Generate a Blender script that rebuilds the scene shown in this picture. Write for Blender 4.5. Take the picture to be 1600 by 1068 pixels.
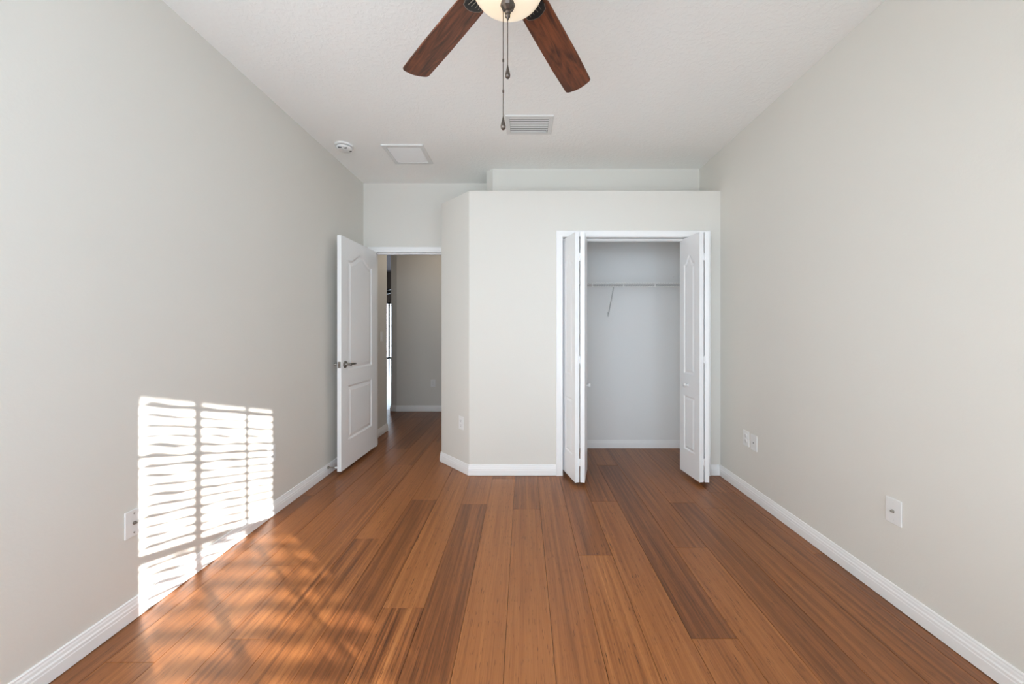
import bpy, bmesh, math, random
from mathutils import Vector, Matrix
from mathutils.geometry import tessellate_polygon

# ------------------------------------------------------------------ camera, world, lights, exposure
SC = bpy.context.scene
for o in list(bpy.data.objects):
    bpy.data.objects.remove(o)
COL = SC.collection
H_EYE = 1.253
cam_data = bpy.data.cameras.new('camera')
cam_data.sensor_width = 36.0
cam_data.lens = 36.0 * 560.0 / 1600.0
cam_data.shift_x = -18.0 / 1600.0
cam_data.shift_y = -20.0 / 1600.0
cam_data.clip_start = 0.02
cam = bpy.data.objects.new('camera', cam_data)
cam.location = (0, 0, H_EYE)
cam.rotation_euler = (math.pi / 2, 0, 0)
COL.objects.link(cam)
SC.camera = cam

SKY_STRENGTH = 15.0
SUN_STRENGTH = 66.0
EXPOSURE = -1.03

world = bpy.data.worlds.new('sky')
SC.world = world
world.use_nodes = True
wn = world.node_tree.nodes
bg = wn['Background']
bg.inputs['Color'].default_value = (0.75, 0.875, 1.0, 1)
bg.inputs['Strength'].default_value = SKY_STRENGTH

sun_data = bpy.data.lights.new('sun', 'SUN')
sun_data.energy = SUN_STRENGTH
sun_data.angle = math.radians(0.40)
sun_data.color = (1.0, 0.96, 0.90)
sun = bpy.data.objects.new('sun', sun_data)
sun.rotation_euler = Vector((-1.0, 0.80, -0.2424)).to_track_quat('-Z', 'Y').to_euler()
sun.location = (6, -5, 3)
COL.objects.link(sun)

def portal(name, x0, x1, z0, z1, y, flip=1):
    d = bpy.data.lights.new(name, 'AREA')
    d.shape = 'RECTANGLE'
    d.size = x1 - x0
    d.size_y = z1 - z0
    d.cycles.is_portal = True
    o = bpy.data.objects.new(name, d)
    o.location = ((x0 + x1) / 2, y, (z0 + z1) / 2)
    o.rotation_euler = Vector((0, flip, 0)).to_track_quat('-Z', 'Z').to_euler()
    COL.objects.link(o)
    return o

SC.view_settings.view_transform = 'Standard'
SC.view_settings.look = 'None'
SC.view_settings.exposure = EXPOSURE
SC.view_settings.gamma = 1.0
SC.view_settings.use_curve_mapping = False
SC.cycles.use_denoising = True
SC.cycles.max_bounces = 12
SC.cycles.diffuse_bounces = 8
SC.cycles.sample_clamp_indirect = 6.0
SC.cycles.caustics_reflective = False
SC.cycles.caustics_refractive = False

# ------------------------------------------------------------------ dimensions (metres)
XL, XR = -1.69, 1.69          # side walls
YA = -0.60                    # rear of the alcove added to even out the fill daylight
YB = -0.10                    # rear wall (behind the camera)
Y1 = 3.077                    # front of the closet
Y2 = 3.78                     # wall with the bedroom door
YH0, YH1 = 3.90, 5.46         # hallway beyond
HC = 2.79                     # ceiling
HP = 2.44                     # top of the closet
OX0, OX1, OZ = 0.336, 1.545, 2.041   # closet opening
DX0, DX1, DZ = -1.585, -0.822, 2.063 # doorway

# ------------------------------------------------------------------ materials
def srgb(r, g, b):
    def f(c):
        c /= 255.0
        return c / 12.92 if c <= 0.04045 else ((c + 0.055) / 1.055) ** 2.4
    return (f(r), f(g), f(b), 1)

def new_mat(name):
    m = bpy.data.materials.new(name)
    m.use_nodes = True
    nt = m.node_tree
    return m, nt, nt.nodes['Principled BSDF']

def simple(name, color, rough=0.5, metal=0.0, bump=0.0, bscale=40.0, spec=0.5, var=0.0):
    m, nt, b = new_mat(name)
    b.inputs['Base Color'].default_value = color
    b.inputs['Roughness'].default_value = rough
    b.inputs['Metallic'].default_value = metal
    b.inputs['Specular IOR Level'].default_value = spec
    tc = nt.nodes.new('ShaderNodeTexCoord')
    if bump or var:
        n = nt.nodes.new('ShaderNodeTexNoise')
        n.inputs['Scale'].default_value = bscale
        n.inputs['Detail'].default_value = 3
        nt.links.new(tc.outputs['Object'], n.inputs['Vector'])
        if bump:
            bp = nt.nodes.new('ShaderNodeBump')
            bp.inputs['Strength'].default_value = bump
            bp.inputs['Distance'].default_value = 0.004
            nt.links.new(n.outputs['Fac'], bp.inputs['Height'])
            nt.links.new(bp.outputs['Normal'], b.inputs['Normal'])
        if var:
            mx = nt.nodes.new('ShaderNodeMix')
            mx.data_type = 'RGBA'
            mx.inputs[6].default_value = tuple(c * (1 - var) for c in color[:3]) + (1,)
            mx.inputs[7].default_value = color
            nt.links.new(n.outputs['Fac'], mx.inputs[0])
            nt.links.new(mx.outputs[2], b.inputs['Base Color'])
    return m

M_WALL = simple('wall_paint', (0.695, 0.677, 0.632, 1), 0.75, bump=0.10, bscale=95, spec=0.25)
M_CLOSET = simple('closet_paint', (0.80, 0.80, 0.79, 1), 0.75, bump=0.08, bscale=95, spec=0.25)
M_TRIM = simple('trim_paint', (0.87, 0.87, 0.865, 1), 0.38, bump=0.02, bscale=60, spec=0.4)
M_DOOR = simple('door_paint', (0.88, 0.885, 0.89, 1), 0.38, bump=0.04, bscale=160, spec=0.4)
M_PLASTIC = simple('white_plastic', (0.80, 0.80, 0.79, 1), 0.35, var=0.02, bscale=20)
M_SLOT = simple('dark_slot', (0.12, 0.12, 0.12, 1), 0.5, var=0.1, bscale=50)
M_NICKEL = simple('satin_nickel', (0.36, 0.34, 0.31, 1), 0.32, 1.0, var=0.1, bscale=80)
M_BRONZE = simple('aged_bronze', (0.10, 0.080, 0.068, 1), 0.42, 0.8, var=0.35, bscale=60)
M_PEWTER = simple('brushed_pewter', (0.30, 0.26, 0.23, 1), 0.38, 0.9, var=0.35, bscale=90)
M_FINIAL = simple('antique_metal', (0.13, 0.105, 0.090, 1), 0.36, 0.85, var=0.5, bscale=110)
M_BLACK = simple('black_iron', (0.012, 0.010, 0.010, 1), 0.42, 0.3, var=0.3, bscale=50)
M_VENT = simple('vent_enamel', (0.70, 0.70, 0.69, 1), 0.4, var=0.03, bscale=30)
M_DUCT = simple('duct_interior', (0.06, 0.06, 0.06, 1), 0.7, var=0.2, bscale=10)
M_LIP = simple('white_vinyl', (0.88, 0.88, 0.86, 1), 0.4, var=0.02, bscale=30)
M_WIRE_SHADE = simple('shaded_vinyl_wire', (0.56, 0.56, 0.55, 1), 0.4, var=0.02, bscale=30)  # white vinyl greyed to paint in the shade under the shelf
M_TILE = simple('pale_tile', (0.74, 0.72, 0.70, 1), 0.18, var=0.05, bscale=2)
M_DARKFRAME = simple('bronze_aluminium', (0.05, 0.045, 0.04, 1), 0.4, 0.5, var=0.1, bscale=20)
M_SLAT = simple('blind_slat', (0.86, 0.86, 0.84, 1), 0.5, var=0.02, bscale=15)
M_STUCCO = simple('stucco', (0.70, 0.68, 0.63, 1), 0.9, bump=0.3, bscale=40)
M_GREATWALL = simple('great_room_wall_dimmed', (0.14, 0.11, 0.09, 1), 0.8, bump=0.1, bscale=80)  # backlit gloom of the room put into a darkened wall colour
M_GREATCEIL = simple('great_room_ceiling_dimmed', (0.11, 0.095, 0.10, 1), 0.9, bump=0.1, bscale=40)  # ceiling colour darkened likewise to carry the backlit shade

M_LEAF = simple('leaf_green', (0.06, 0.13, 0.03, 1), 0.5, var=0.3, bscale=8)

def ceiling_mat():
    m, nt, b = new_mat('ceiling_texture')
    b.inputs['Base Color'].default_value = (0.88, 0.878, 0.86, 1)
    b.inputs['Roughness'].default_value = 0.9
    b.inputs['Specular IOR Level'].default_value = 0.15
    tc = nt.nodes.new('ShaderNodeTexCoord')
    n1 = nt.nodes.new('ShaderNodeTexNoise')
    n1.inputs['Scale'].default_value = 42
    n1.inputs['Detail'].default_value = 4
    n1.inputs['Distortion'].default_value = 0.6
    nt.links.new(tc.outputs['Object'], n1.inputs['Vector'])
    r = nt.nodes.new('ShaderNodeValToRGB')
    r.color_ramp.elements[0].position = 0.46
    r.color_ramp.elements[1].position = 0.60
    nt.links.new(n1.outputs['Fac'], r.inputs['Fac'])
    bp = nt.nodes.new('ShaderNodeBump')
    bp.inputs['Strength'].default_value = 0.26
    bp.inputs['Distance'].default_value = 0.003
    nt.links.new(r.outputs['Color'], bp.inputs['Height'])
    nt.links.new(bp.outputs['Normal'], b.inputs['Normal'])
    return m
M_CEIL = ceiling_mat()

def mathn(nt, op, a=None, b=None, clamp=False):
    n = nt.nodes.new('ShaderNodeMath')
    n.operation = op
    n.use_clamp = clamp
    for i, v in enumerate((a, b)):
        if v is None:
            continue
        if isinstance(v, (int, float)):
            n.inputs[i].default_value = v
        else:
            nt.links.new(v, n.inputs[i])
    return n.outputs[0]

def floor_mat():
    m, nt, b = new_mat('strand_bamboo')
    tc = nt.nodes.new('ShaderNodeTexCoord')
    at = nt.nodes.new('ShaderNodeAttribute'); at.attribute_name = 'tone'
    sd = nt.nodes.new('ShaderNodeAttribute'); sd.attribute_name = 'seed'
    st = nt.nodes.new('ShaderNodeAttribute'); st.attribute_name = 'streak'
    def noise(sx, sy, detail, rough=0.6, scale=1.0, dist=0.0):
        cx = nt.nodes.new('ShaderNodeCombineXYZ')
        nt.links.new(mathn(nt, 'MULTIPLY', sd.outputs['Fac'], 17.3), cx.inputs[0])
        nt.links.new(mathn(nt, 'MULTIPLY', sd.outputs['Fac'], 31.7), cx.inputs[1])
        nt.links.new(mathn(nt, 'MULTIPLY', sd.outputs['Fac'], 7.1), cx.inputs[2])
        mp = nt.nodes.new('ShaderNodeMapping')
        mp.inputs['Scale'].default_value = (sx, sy, 1)
        nt.links.new(tc.outputs['Object'], mp.inputs['Vector'])
        ad = nt.nodes.new('ShaderNodeVectorMath')
        nt.links.new(mp.outputs[0], ad.inputs[0])
        nt.links.new(cx.outputs[0], ad.inputs[1])
        n = nt.nodes.new('ShaderNodeTexNoise')
        n.inputs['Scale'].default_value = scale
        n.inputs['Detail'].default_value = detail
        n.inputs['Roughness'].default_value = rough
        n.inputs['Distortion'].default_value = dist
        nt.links.new(ad.outputs[0], n.inputs['Vector'])
        return n.outputs['Fac']
    fine = noise(210, 3.2, 4, 0.65)
    mid = noise(52, 0.95, 4, 0.6, dist=0.25)
    wide = noise(11, 0.55, 2, 0.5)
    fleck = noise(330, 16, 2, 0.5)
    # value = tone + streaks
    v = mathn(nt, 'ADD', at.outputs['Fac'], mathn(nt, 'MULTIPLY', mathn(nt, 'SUBTRACT', fine, 0.5), 0.55))
    v = mathn(nt, 'ADD', v, mathn(nt, 'MULTIPLY', mathn(nt, 'MULTIPLY', mathn(nt, 'SUBTRACT', mid, 0.5), 1.25), st.outputs['Fac']))
    v = mathn(nt, 'ADD', v, mathn(nt, 'MULTIPLY', mathn(nt, 'SUBTRACT', wide, 0.5), 0.35), True)
    cr = nt.nodes.new('ShaderNodeValToRGB')
    els = cr.color_ramp.elements
    els[0].position = 0.0; els[0].color = FLOOR_COLS[0]
    els[1].position = 1.0; els[1].color = FLOOR_COLS[4]
    for p, c in ((0.25, FLOOR_COLS[1]), (0.5, FLOOR_COLS[2]), (0.75, FLOOR_COLS[3])):
        e = els.new(p); e.color = c
    nt.links.new(v, cr.inputs['Fac'])
    fl = nt.nodes.new('ShaderNodeMapRange')
    fl.inputs['From Min'].default_value = 0.29
    fl.inputs['From Max'].default_value = 0.36
    nt.links.new(fleck, fl.inputs['Value'])
    mx = nt.nodes.new('ShaderNodeMix'); mx.data_type = 'RGBA'
    mx.inputs[6].default_value = FLOOR_COLS[0]
    nt.links.new(fl.outputs[0], mx.inputs[0])
    nt.links.new(cr.outputs['Color'], mx.inputs[7])
    nt.links.new(mx.outputs[2], b.inputs['Base Color'])
    b.inputs['Roughness'].default_value = 0.32
    b.inputs['Specular IOR Level'].default_value = 0.40
    bp = nt.nodes.new('ShaderNodeBump')
    bp.inputs['Strength'].default_value = 0.05
    bp.inputs['Distance'].default_value = 0.001
    nt.links.new(fine, bp.inputs['Height'])
    nt.links.new(bp.outputs['Normal'], b.inputs['Normal'])
    return m
FLOOR_COLS = [(0.056, 0.0165, 0.005, 1), (0.126, 0.042, 0.0125, 1), (0.222, 0.079, 0.0235, 1),
              (0.305, 0.117, 0.036, 1), (0.45, 0.190, 0.064, 1)]
M_FLOOR = floor_mat()

def blade_mat(name, dark, light):
    m, nt, b = new_mat(name)
    tc = nt.nodes.new('ShaderNodeTexCoord')
    oi = nt.nodes.new('ShaderNodeObjectInfo')
    cx = nt.nodes.new('ShaderNodeCombineXYZ')
    nt.links.new(mathn(nt, 'MULTIPLY', oi.outputs['Random'], 23.0), cx.inputs[0])
    nt.links.new(mathn(nt, 'MULTIPLY', oi.outputs['Random'], 11.0), cx.inputs[1])
    mp = nt.nodes.new('ShaderNodeMapping')
    mp.inputs['Scale'].default_value = (2.2, 17, 17)
    nt.links.new(tc.outputs['Object'], mp.inputs['Vector'])
    ad = nt.nodes.new('ShaderNodeVectorMath')
    nt.links.new(mp.outputs[0], ad.inputs[0]); nt.links.new(cx.outputs[0], ad.inputs[1])
    n = nt.nodes.new('ShaderNodeTexNoise')
    n.inputs['Scale'].default_value = 1.5
    n.inputs['Detail'].default_value = 7
    n.inputs['Distortion'].default_value = 2.2
    nt.links.new(ad.outputs[0], n.inputs['Vector'])
    mp2 = nt.nodes.new('ShaderNodeMapping')
    mp2.inputs['Scale'].default_value = (7, 190, 190)
    nt.links.new(tc.outputs['Object'], mp2.inputs['Vector'])
    n2 = nt.nodes.new('ShaderNodeTexNoise')
    n2.inputs['Scale'].default_value = 1.0
    n2.inputs['Detail'].default_value = 3
    nt.links.new(mp2.outputs[0], n2.inputs['Vector'])
    v = mathn(nt, 'ADD', n.outputs['Fac'], mathn(nt, 'MULTIPLY', mathn(nt, 'SUBTRACT', n2.outputs['Fac'], 0.5), 0.35))
    cr = nt.nodes.new('ShaderNodeValToRGB')
    cr.color_ramp.elements[0].position = 0.30; cr.color_ramp.elements[0].color = dark
    cr.color_ramp.elements[1].position = 0.70; cr.color_ramp.elements[1].color = light
    nt.links.new(v, cr.inputs['Fac'])
    nt.links.new(cr.outputs['Color'], b.inputs['Base Color'])
    b.inputs['Roughness'].default_value = 0.42
    b.inputs['Specular IOR Level'].default_value = 0.35
    return m
M_BLADE = blade_mat('walnut_blade', (0.022, 0.007, 0.0035, 1), (0.175, 0.052, 0.020, 1))

def bowl_mat():
    m, nt, b = new_mat('lit_alabaster_glass')
    b.inputs['Base Color'].default_value = (0.55, 0.47, 0.36, 1)
    b.inputs['Roughness'].default_value = 0.3
    tc = nt.nodes.new('ShaderNodeTexCoord')
    n = nt.nodes.new('ShaderNodeTexNoise')
    n.inputs['Scale'].default_value = 9
    nt.links.new(tc.outputs['Object'], n.inputs['Vector'])
    cr = nt.nodes.new('ShaderNodeValToRGB')
    cr.color_ramp.elements[0].position = 0.3; cr.color_ramp.elements[0].color = (1.0, 0.78, 0.55, 1)
    cr.color_ramp.elements[1].position = 0.7; cr.color_ramp.elements[1].color = (1.0, 0.88, 0.69, 1)
    nt.links.new(n.outputs['Fac'], cr.inputs['Fac'])
    nt.links.new(cr.outputs['Color'], b.inputs['Emission Color'])
    b.inputs['Emission Strength'].default_value = 1.15
    return m
M_BOWL = bowl_mat()

M_HALLFILL = simple('hall_fill_glow', (0.8, 0.78, 0.72, 1), 0.3, var=0.02, bscale=10)  # glowing dome of the added hallway fill light
M_HALLFILL.node_tree.nodes['Principled BSDF'].inputs['Emission Color'].default_value = (1.0, 0.88, 0.74, 1)
M_HALLFILL.node_tree.nodes['Principled BSDF'].inputs['Emission Strength'].default_value = 58.0

def glass_mat():
    m, nt, b = new_mat('window_glass')
    out = nt.nodes['Material Output']
    tr = nt.nodes.new('ShaderNodeBsdfTransparent')
    gl = nt.nodes.new('ShaderNodeBsdfGlossy'); gl.inputs['Roughness'].default_value = 0.02
    mx = nt.nodes.new('ShaderNodeMixShader'); mx.inputs[0].default_value = 0.06
    nt.links.new(tr.outputs[0], mx.inputs[1]); nt.links.new(gl.outputs[0], mx.inputs[2])
    nt.links.new(mx.outputs[0], out.inputs['Surface'])
    return m
M_GLASS = glass_mat()

# ------------------------------------------------------------------ mesh helpers
def obj(name, bm, mat, parent=None, smooth=False, recalc=True):
    if recalc:
        bmesh.ops.recalc_face_normals(bm, faces=bm.faces)
    me = bpy.data.meshes.new(name)
    bm.to_mesh(me); bm.free()
    if smooth:
        for p in me.polygons:
            p.use_smooth = True
    me.materials.append(mat)
    o = bpy.data.objects.new(name, me)
    COL.objects.link(o)
    if parent is not None:
        o.parent = parent
    return o

def autosmooth(o, ang=35):
    me = o.data
    for p in me.polygons:
        p.use_smooth = True
    bm = bmesh.new(); bm.from_mesh(me)
    for e in bm.edges:
        if len(e.link_faces) == 2 and e.calc_face_angle(0) > math.radians(ang):
            e.smooth = False
    bm.to_mesh(me); bm.free()
    return o

def tag(o, label, cat, group=None, kind=None):
    o['label'] = label; o['category'] = cat
    if group: o['group'] = group
    if kind: o['kind'] = kind
    return o

def thing(name, label, cat, loc=(0, 0, 0), rz=0.0, group=None, kind=None):
    o = bpy.data.objects.new(name, None)
    o.empty_display_size = 0.1
    COL.objects.link(o)
    o.location = loc; o.rotation_euler = (0, 0, rz)
    return tag(o, label, cat, group, kind)

def box(bm, x0, x1, y0, y1, z0, z1, bev=0.0, seg=2):
    vs = [bm.verts.new((x, y, z)) for x in (x0, x1) for y in (y0, y1) for z in (z0, z1)]
    fs = []
    for idx in ((0, 1, 3, 2), (4, 6, 7, 5), (0, 4, 5, 1), (2, 3, 7, 6), (0, 2, 6, 4), (1, 5, 7, 3)):
        fs.append(bm.faces.new([vs[i] for i in idx]))
    if bev:
        es = list({e for f in fs for e in f.edges})
        bmesh.ops.bevel(bm, geom=es, offset=bev, segments=seg, affect='EDGES', profile=0.5)
    return vs

def prism(bm, pts, z0, z1):
    n = len(pts)
    lo = [bm.verts.new((p[0], p[1], z0)) for p in pts]
    hi = [bm.verts.new((p[0], p[1], z1)) for p in pts]
    bm.faces.new(lo[::-1]); bm.faces.new(hi)
    for i in range(n):
        j = (i + 1) % n
        bm.faces.new((lo[i], lo[j], hi[j], hi[i]))

def lathe(bm, prof, n=32, M=None):
    """prof: list of (r, z) about local z; r = 0 collapses."""
    M = M or Matrix.Identity(4)
    rings = []
    for r, z in prof:
        if r < 1e-6:
            rings.append([bm.verts.new(M @ Vector((0, 0, z)))])
        else:
            rings.append([bm.verts.new(M @ Vector((r * math.cos(2 * math.pi * k / n), r * math.sin(2 * math.pi * k / n), z))) for k in range(n)])
    for a, b in zip(rings, rings[1:]):
        for k in range(n):
            k2 = (k + 1) % n
            if len(a) == 1 and len(b) == 1:
                continue
            if len(a) == 1:
                bm.faces.new((a[0], b[k], b[k2]))
            elif len(b) == 1:
                bm.faces.new((a[k], a[k2], b[0]))
            else:
                bm.faces.new((a[k], a[k2], b[k2], b[k]))
    for ring, end in ((rings[0], 0), (rings[-1], 1)):
        if len(ring) > 2:
            bm.faces.new(ring if end else ring[::-1])

def tube(bm, pts, r, n=8):
    pts = [Vector(p) for p in pts]
    rr = r if isinstance(r, (list, tuple)) else [r] * len(pts)
    rings = []
    prev = None
    for i, p in enumerate(pts):
        t = (pts[min(i + 1, len(pts) - 1)] - pts[max(i - 1, 0)]).normalized()
        ref = prev if prev is not None else (Vector((0, 0, 1)) if abs(t.z) < 0.9 else Vector((1, 0, 0)))
        u = (ref - t * ref.dot(t)).normalized()
        w = t.cross(u)
        prev = u
        rings.append([bm.verts.new(p + (u * math.cos(2 * math.pi * k / n) + w * math.sin(2 * math.pi * k / n)) * rr[i]) for k in range(n)])
    for a, b in zip(rings, rings[1:]):
        for k in range(n):
            bm.faces.new((a[k], a[(k + 1) % n], b[(k + 1) % n], b[k]))
    bm.faces.new(rings[0][::-1]); bm.faces.new(rings[-1])

def sweep(bm, path, prof, closed_ends=True):
    """path: 2-D points in plan; prof: (offset to the LEFT of travel, z). Mitred at corners."""
    n = len(path)
    P = [Vector(p) for p in path]
    rings = []
    for i in range(n):
        d0 = (P[i] - P[i - 1]).normalized() if i > 0 else None
        d1 = (P[i + 1] - P[i]).normalized() if i < n - 1 else None
        if d0 is None: d0 = d1
        if d1 is None: d1 = d0
        n0 = Vector((-d0.y, d0.x)); n1 = Vector((-d1.y, d1.x))
        m = (n0 + n1)
        m = m / max(m.dot(n0), 1e-6)
        rings.append([bm.verts.new((P[i].x + m.x * o, P[i].y + m.y * o, z)) for o, z in prof])
    k = len(prof)
    for a, b in zip(rings, rings[1:]):
        for j in range(k):
            j2 = (j + 1) % k
            bm.faces.new((a[j], a[j2], b[j2], b[j]))
    if closed_ends:
        bm.faces.new(rings[0][::-1]); bm.faces.new(rings[-1])

BASE_PROF = [(-0.001, 0.0028), (0.014, 0.0028), (0.014, 0.046), (0.0125, 0.050), (0.0125, 0.060), (0.0095, 0.066),
             (0.0085, 0.076), (0.0065, 0.082), (0.0065, 0.088), (0.004, 0.092), (-0.001, 0.092)]

def baseboard(name, path, label):
    bm = bmesh.new()
    sweep(bm, path, BASE_PROF)
    return tag(obj(name, bm, M_TRIM), label, 'baseboard', kind='structure')

def wall(name, polys, label, mat=None, cat='wall'):
    """polys: list of (plan polygon, z0, z1) making one connected wall."""
    bm = bmesh.new()
    for pts, z0, z1 in polys:
        prism(bm, pts, z0, z1)
    return tag(obj(name, bm, mat or M_WALL), label, cat, kind='structure')

def rect(x0, x1, y0, y1):
    return [(x0, y0), (x1, y0), (x1, y1), (x0, y1)]

# ------------------------------------------------------------------ floor of individual planks (one surface)
def build_floor():
    rnd = random.Random(11)
    W = 0.188
    first = 1.244
    known = {  # seam index k (left seam = first - W*k): (joint distance, near tone, near streak, far tone, far streak)
        0: (None, .44, .7, .44, .7), -1: (0.9, .50, .8, .40, .8), -2: (2.0, .38, .7, .46, .8),
        1: (2.589, .36, .8, .52, .6), 2: (2.058, .52, .6, .42, .8), 3: (1.453, .56, .6, .27, .9),
        4: (2.609, .55, .6, .44, .8), 5: (1.988, .60, .9, .42, .7), 6: (3.05, .50, .7, .42, .7),
        7: (2.497, .58, .5, .44, 1.0), 8: (3.0, .60, .5, .5, .7), 9: (2.570, .34, .8, .56, .5),
        10: (1.613, .42, 1.7, .58, .6), 11: (2.638, .36, .8, .56, .5), 12: (2.146, .44, 1.1, .60, .5),
        13: (3.3, .52, 1.2, .50, .8), 14: (1.9, .56, .7, .54, .6), 15: (1.349, .50, .8, .50, .7), 16: (2.7, .46, .7, .44, .7),
    }
    bm = bmesh.new()
    tones, seeds, streaks = [], [], []
    Y_END, Y_START = 5.60, YA - 0.05
    g = 0.0004
    for k in range(-4, 24):
        rnd = random.Random(100 + k)
        x0 = first - W * k
        x1 = x0 + W
        L = 1.85
        if k in known and known[k][0]:
            j = known[k][0]
        else:
            j = rnd.uniform(0.4, 2.2)
        ys = [j]
        while ys[-1] < Y_END: ys.append(ys[-1] + L)
        while ys[0] > Y_START: ys.insert(0, ys[0] - L)
        for a, b in zip(ys, ys[1:]):
            a2, b2 = max(a, Y_START), min(b, Y_END)
            if b2 - a2 < 0.01: continue
            tn, sk = rnd.uniform(.36, .56), rnd.uniform(.5, 1.0)
            if k in known:
                if abs(b - j) < 1e-6: tn, sk = known[k][1], known[k][2]
                elif abs(a - j) < 1e-6: tn, sk = known[k][3], known[k][4]
            s = rnd.random() * 10
            c = 0.0013
            q0 = [bm.verts.new(p) for p in ((x0 + g, a2 + g, -0.0022), (x1 - g, a2 + g, -0.0022), (x1 - g, b2 - g, -0.0022), (x0 + g, b2 - g, -0.0022))]
            q1 = [bm.verts.new(p) for p in ((x0 + c, a2 + c, 0), (x1 - c, a2 + c, 0), (x1 - c, b2 - c, 0), (x0 + c, b2 - c, 0))]
            bm.faces.new(q1)
            for i in range(4):
                bm.faces.new((q0[i], q0[(i + 1) % 4], q1[(i + 1) % 4], q1[i]))
            for _ in range(5):
                tones.append(tn); seeds.append(s); streaks.append(sk)
    # subfloor under the joints
    n0 = len(bm.faces)
    box(bm, -3.2, 2.2, Y_START, Y_END, -0.06, -0.0023)
    for _ in range(len(bm.faces) - n0):
        tones.append(0.0); seeds.append(0.0); streaks.append(0.0)
    bm.faces.ensure_lookup_table()
    o = obj('floor', bm, M_FLOOR, recalc=False)
    me = o.data
    for nm, vals in (('tone', tones), ('seed', seeds), ('streak', streaks)):
        a = me.attributes.new(nm, 'FLOAT', 'FACE')
        a.data.foreach_set('value', vals)
    return tag(o, 'orange-brown wood plank floor running toward the closet and hallway', 'floor', kind='structure')
build_floor()

# ------------------------------------------------------------------ shell of the bedroom
T = 0.12
wall('wall_right', [(rect(XR, XR + T, YB - 0.2, Y2 + 0.2), -0.06, HC + 0.1)],
     'greige right wall with three small wall plates near the floor')
# rear wall behind the camera: two windows
W1 = (0.406, 1.64, 0.29, 2.12)   # sunny window with the blind
W2 = (-1.60, 0.26, 0.40, 2.50)   # unseen window added in the alcove for fill daylight
wy0, wy1 = YB - 0.04, YB
wall('wall_left', [(rect(XL - T, XL, YA - 0.2, 4.43), -0.06, HC + 0.1)],
     'greige left wall with the sunlit blind pattern, continuing into the hallway')
wall('wall_rear', [
    (rect(0.33, W1[0], wy0, wy1), 0, HC + .05), (rect(W1[1], XR + 0.01, wy0, wy1), 0, HC + .05),
    (rect(W1[0], W1[1], wy0, wy1), 0, W1[2]), (rect(W1[0], W1[1], wy0, wy1), W1[3], HC + .05),
    (rect(0.33, 0.37, YA - .04, wy0), 0, HC + .05),
    (rect(XL - 0.01, W2[0], YA - .04, YA), 0, HC + .05), (rect(W2[1], 0.33, YA - .04, YA), 0, HC + .05),
    (rect(W2[0], W2[1], YA - .04, YA), 0, W2[2]), (rect(W2[0], W2[1], YA - .04, YA), W2[3], HC + .05)],
    'greige wall with two windows behind the viewpoint, one added in an alcove for fill daylight')
# wall with the doorway, also the back of the closet
wall('wall_back', [
    (rect(XL - 0.01, DX0 - 0.018, Y2, YH0), 0, HC + .05),
    (rect(DX0 - 0.018, DX1 + 0.018, Y2, YH0), DZ + 0.018, HC + .05),
    (rect(DX1 + 0.018, XR + 0.01, Y2, YH0), 0, HC + .05)],
    'greige back wall with the bedroom doorway, also closing the closet', )
# closet partition: angled end, front with the opening
bm = bmesh.new()
t = 0.11
def rounded(p0, p1, p2, r=0.022, n=6):
    a, b, c = Vector(p0), Vector(p1), Vector(p2)
    u, v = (a - b).normalized(), (c - b).normalized()
    half = u.angle(v) / 2
    tl = r / math.tan(half)
    ctr = b + (u + v).normalized() * (r / math.sin(half))
    A, B = b + u * tl, b + v * tl
    a0 = math.atan2(A.y - ctr.y, A.x - ctr.x); a1 = math.atan2(B.y - ctr.y, B.x - ctr.x)
    d = (a1 - a0 + math.pi) % (2 * math.pi) - math.pi
    return [(ctr.x + r * math.cos(a0 + d * k / n), ctr.y + r * math.sin(a0 + d * k / n)) for k in range(n + 1)]
q0, q1, q2, q3 = (-0.78, Y2 + 0.02), (-0.78, 3.40), (-0.467, Y1), (OX0 - 0.018, Y1)
prism(bm, [q0] + rounded(q0, q1, q2) + rounded(q1, q2, q3) + [q3, (OX0 - 0.018, Y1 + t), (-0.42, Y1 + t), (-0.67, 3.445), (-0.67, Y2 + 0.02)], -0.01, HP)
prism(bm, rect(OX1 + 0.018, XR + 0.01, Y1, Y1 + t), -0.01, HP)
prism(bm, rect(OX0 - 0.018, OX1 + 0.018, Y1, Y1 + t), OZ + 0.018, HP)
o = autosmooth(obj('wall_closet', bm, M_WALL), 30)
tag(o, 'greige closet wall stopping short of the ceiling, with an angled corner', 'wall', kind='structure')
bm = bmesh.new()
prism(bm, [(-0.70, Y2 + .01), (-0.70, 3.43), (-0.43, Y1 + 0.07), (XR + 0.01, Y1 + 0.07), (XR + 0.01, Y2 + .01)], HP - 0.05, HP - 0.012)
tag(obj('ceiling_closet', bm, M_WALL), 'flat top of the closet forming a high ledge', 'ceiling', kind='structure')
bm = bmesh.new()
box(bm, -0.67, XR, Y2 - 0.006, Y2 + 0.001, 0, HP - .04); box(bm, XR - 0.006, XR + 0.001, Y1 + t, Y2, 0, HP - .04); box(bm, -0.671, -0.664, 3.44, Y2, 0, HP - .04)
tag(obj('wall_closet_inside', bm, M_CLOSET), 'pale painted inside of the closet', 'wall', kind='structure')
bm = bmesh.new()
prism(bm, [(-0.362, Y2 + .02), (-0.362, 3.505), (-0.295, 3.44), (XR + 0.01, 3.44), (XR + 0.01, Y2 + .02)], HP - 0.02, HC + 0.02)
tag(obj('wall_niche', bm, M_WALL), 'greige boxed-out wall above the closet ledge', 'wall', kind='structure')
bm = bmesh.new()
box(bm, XL - T, 0.37, YA - 0.05, YB, HC, HC + 0.1); box(bm, XL - T, XR + T, YB - 0.05, YH0, HC, HC + 0.1)
tag(obj('ceiling', bm, M_CEIL), 'white textured bedroom ceiling', 'ceiling', kind='structure')

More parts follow.
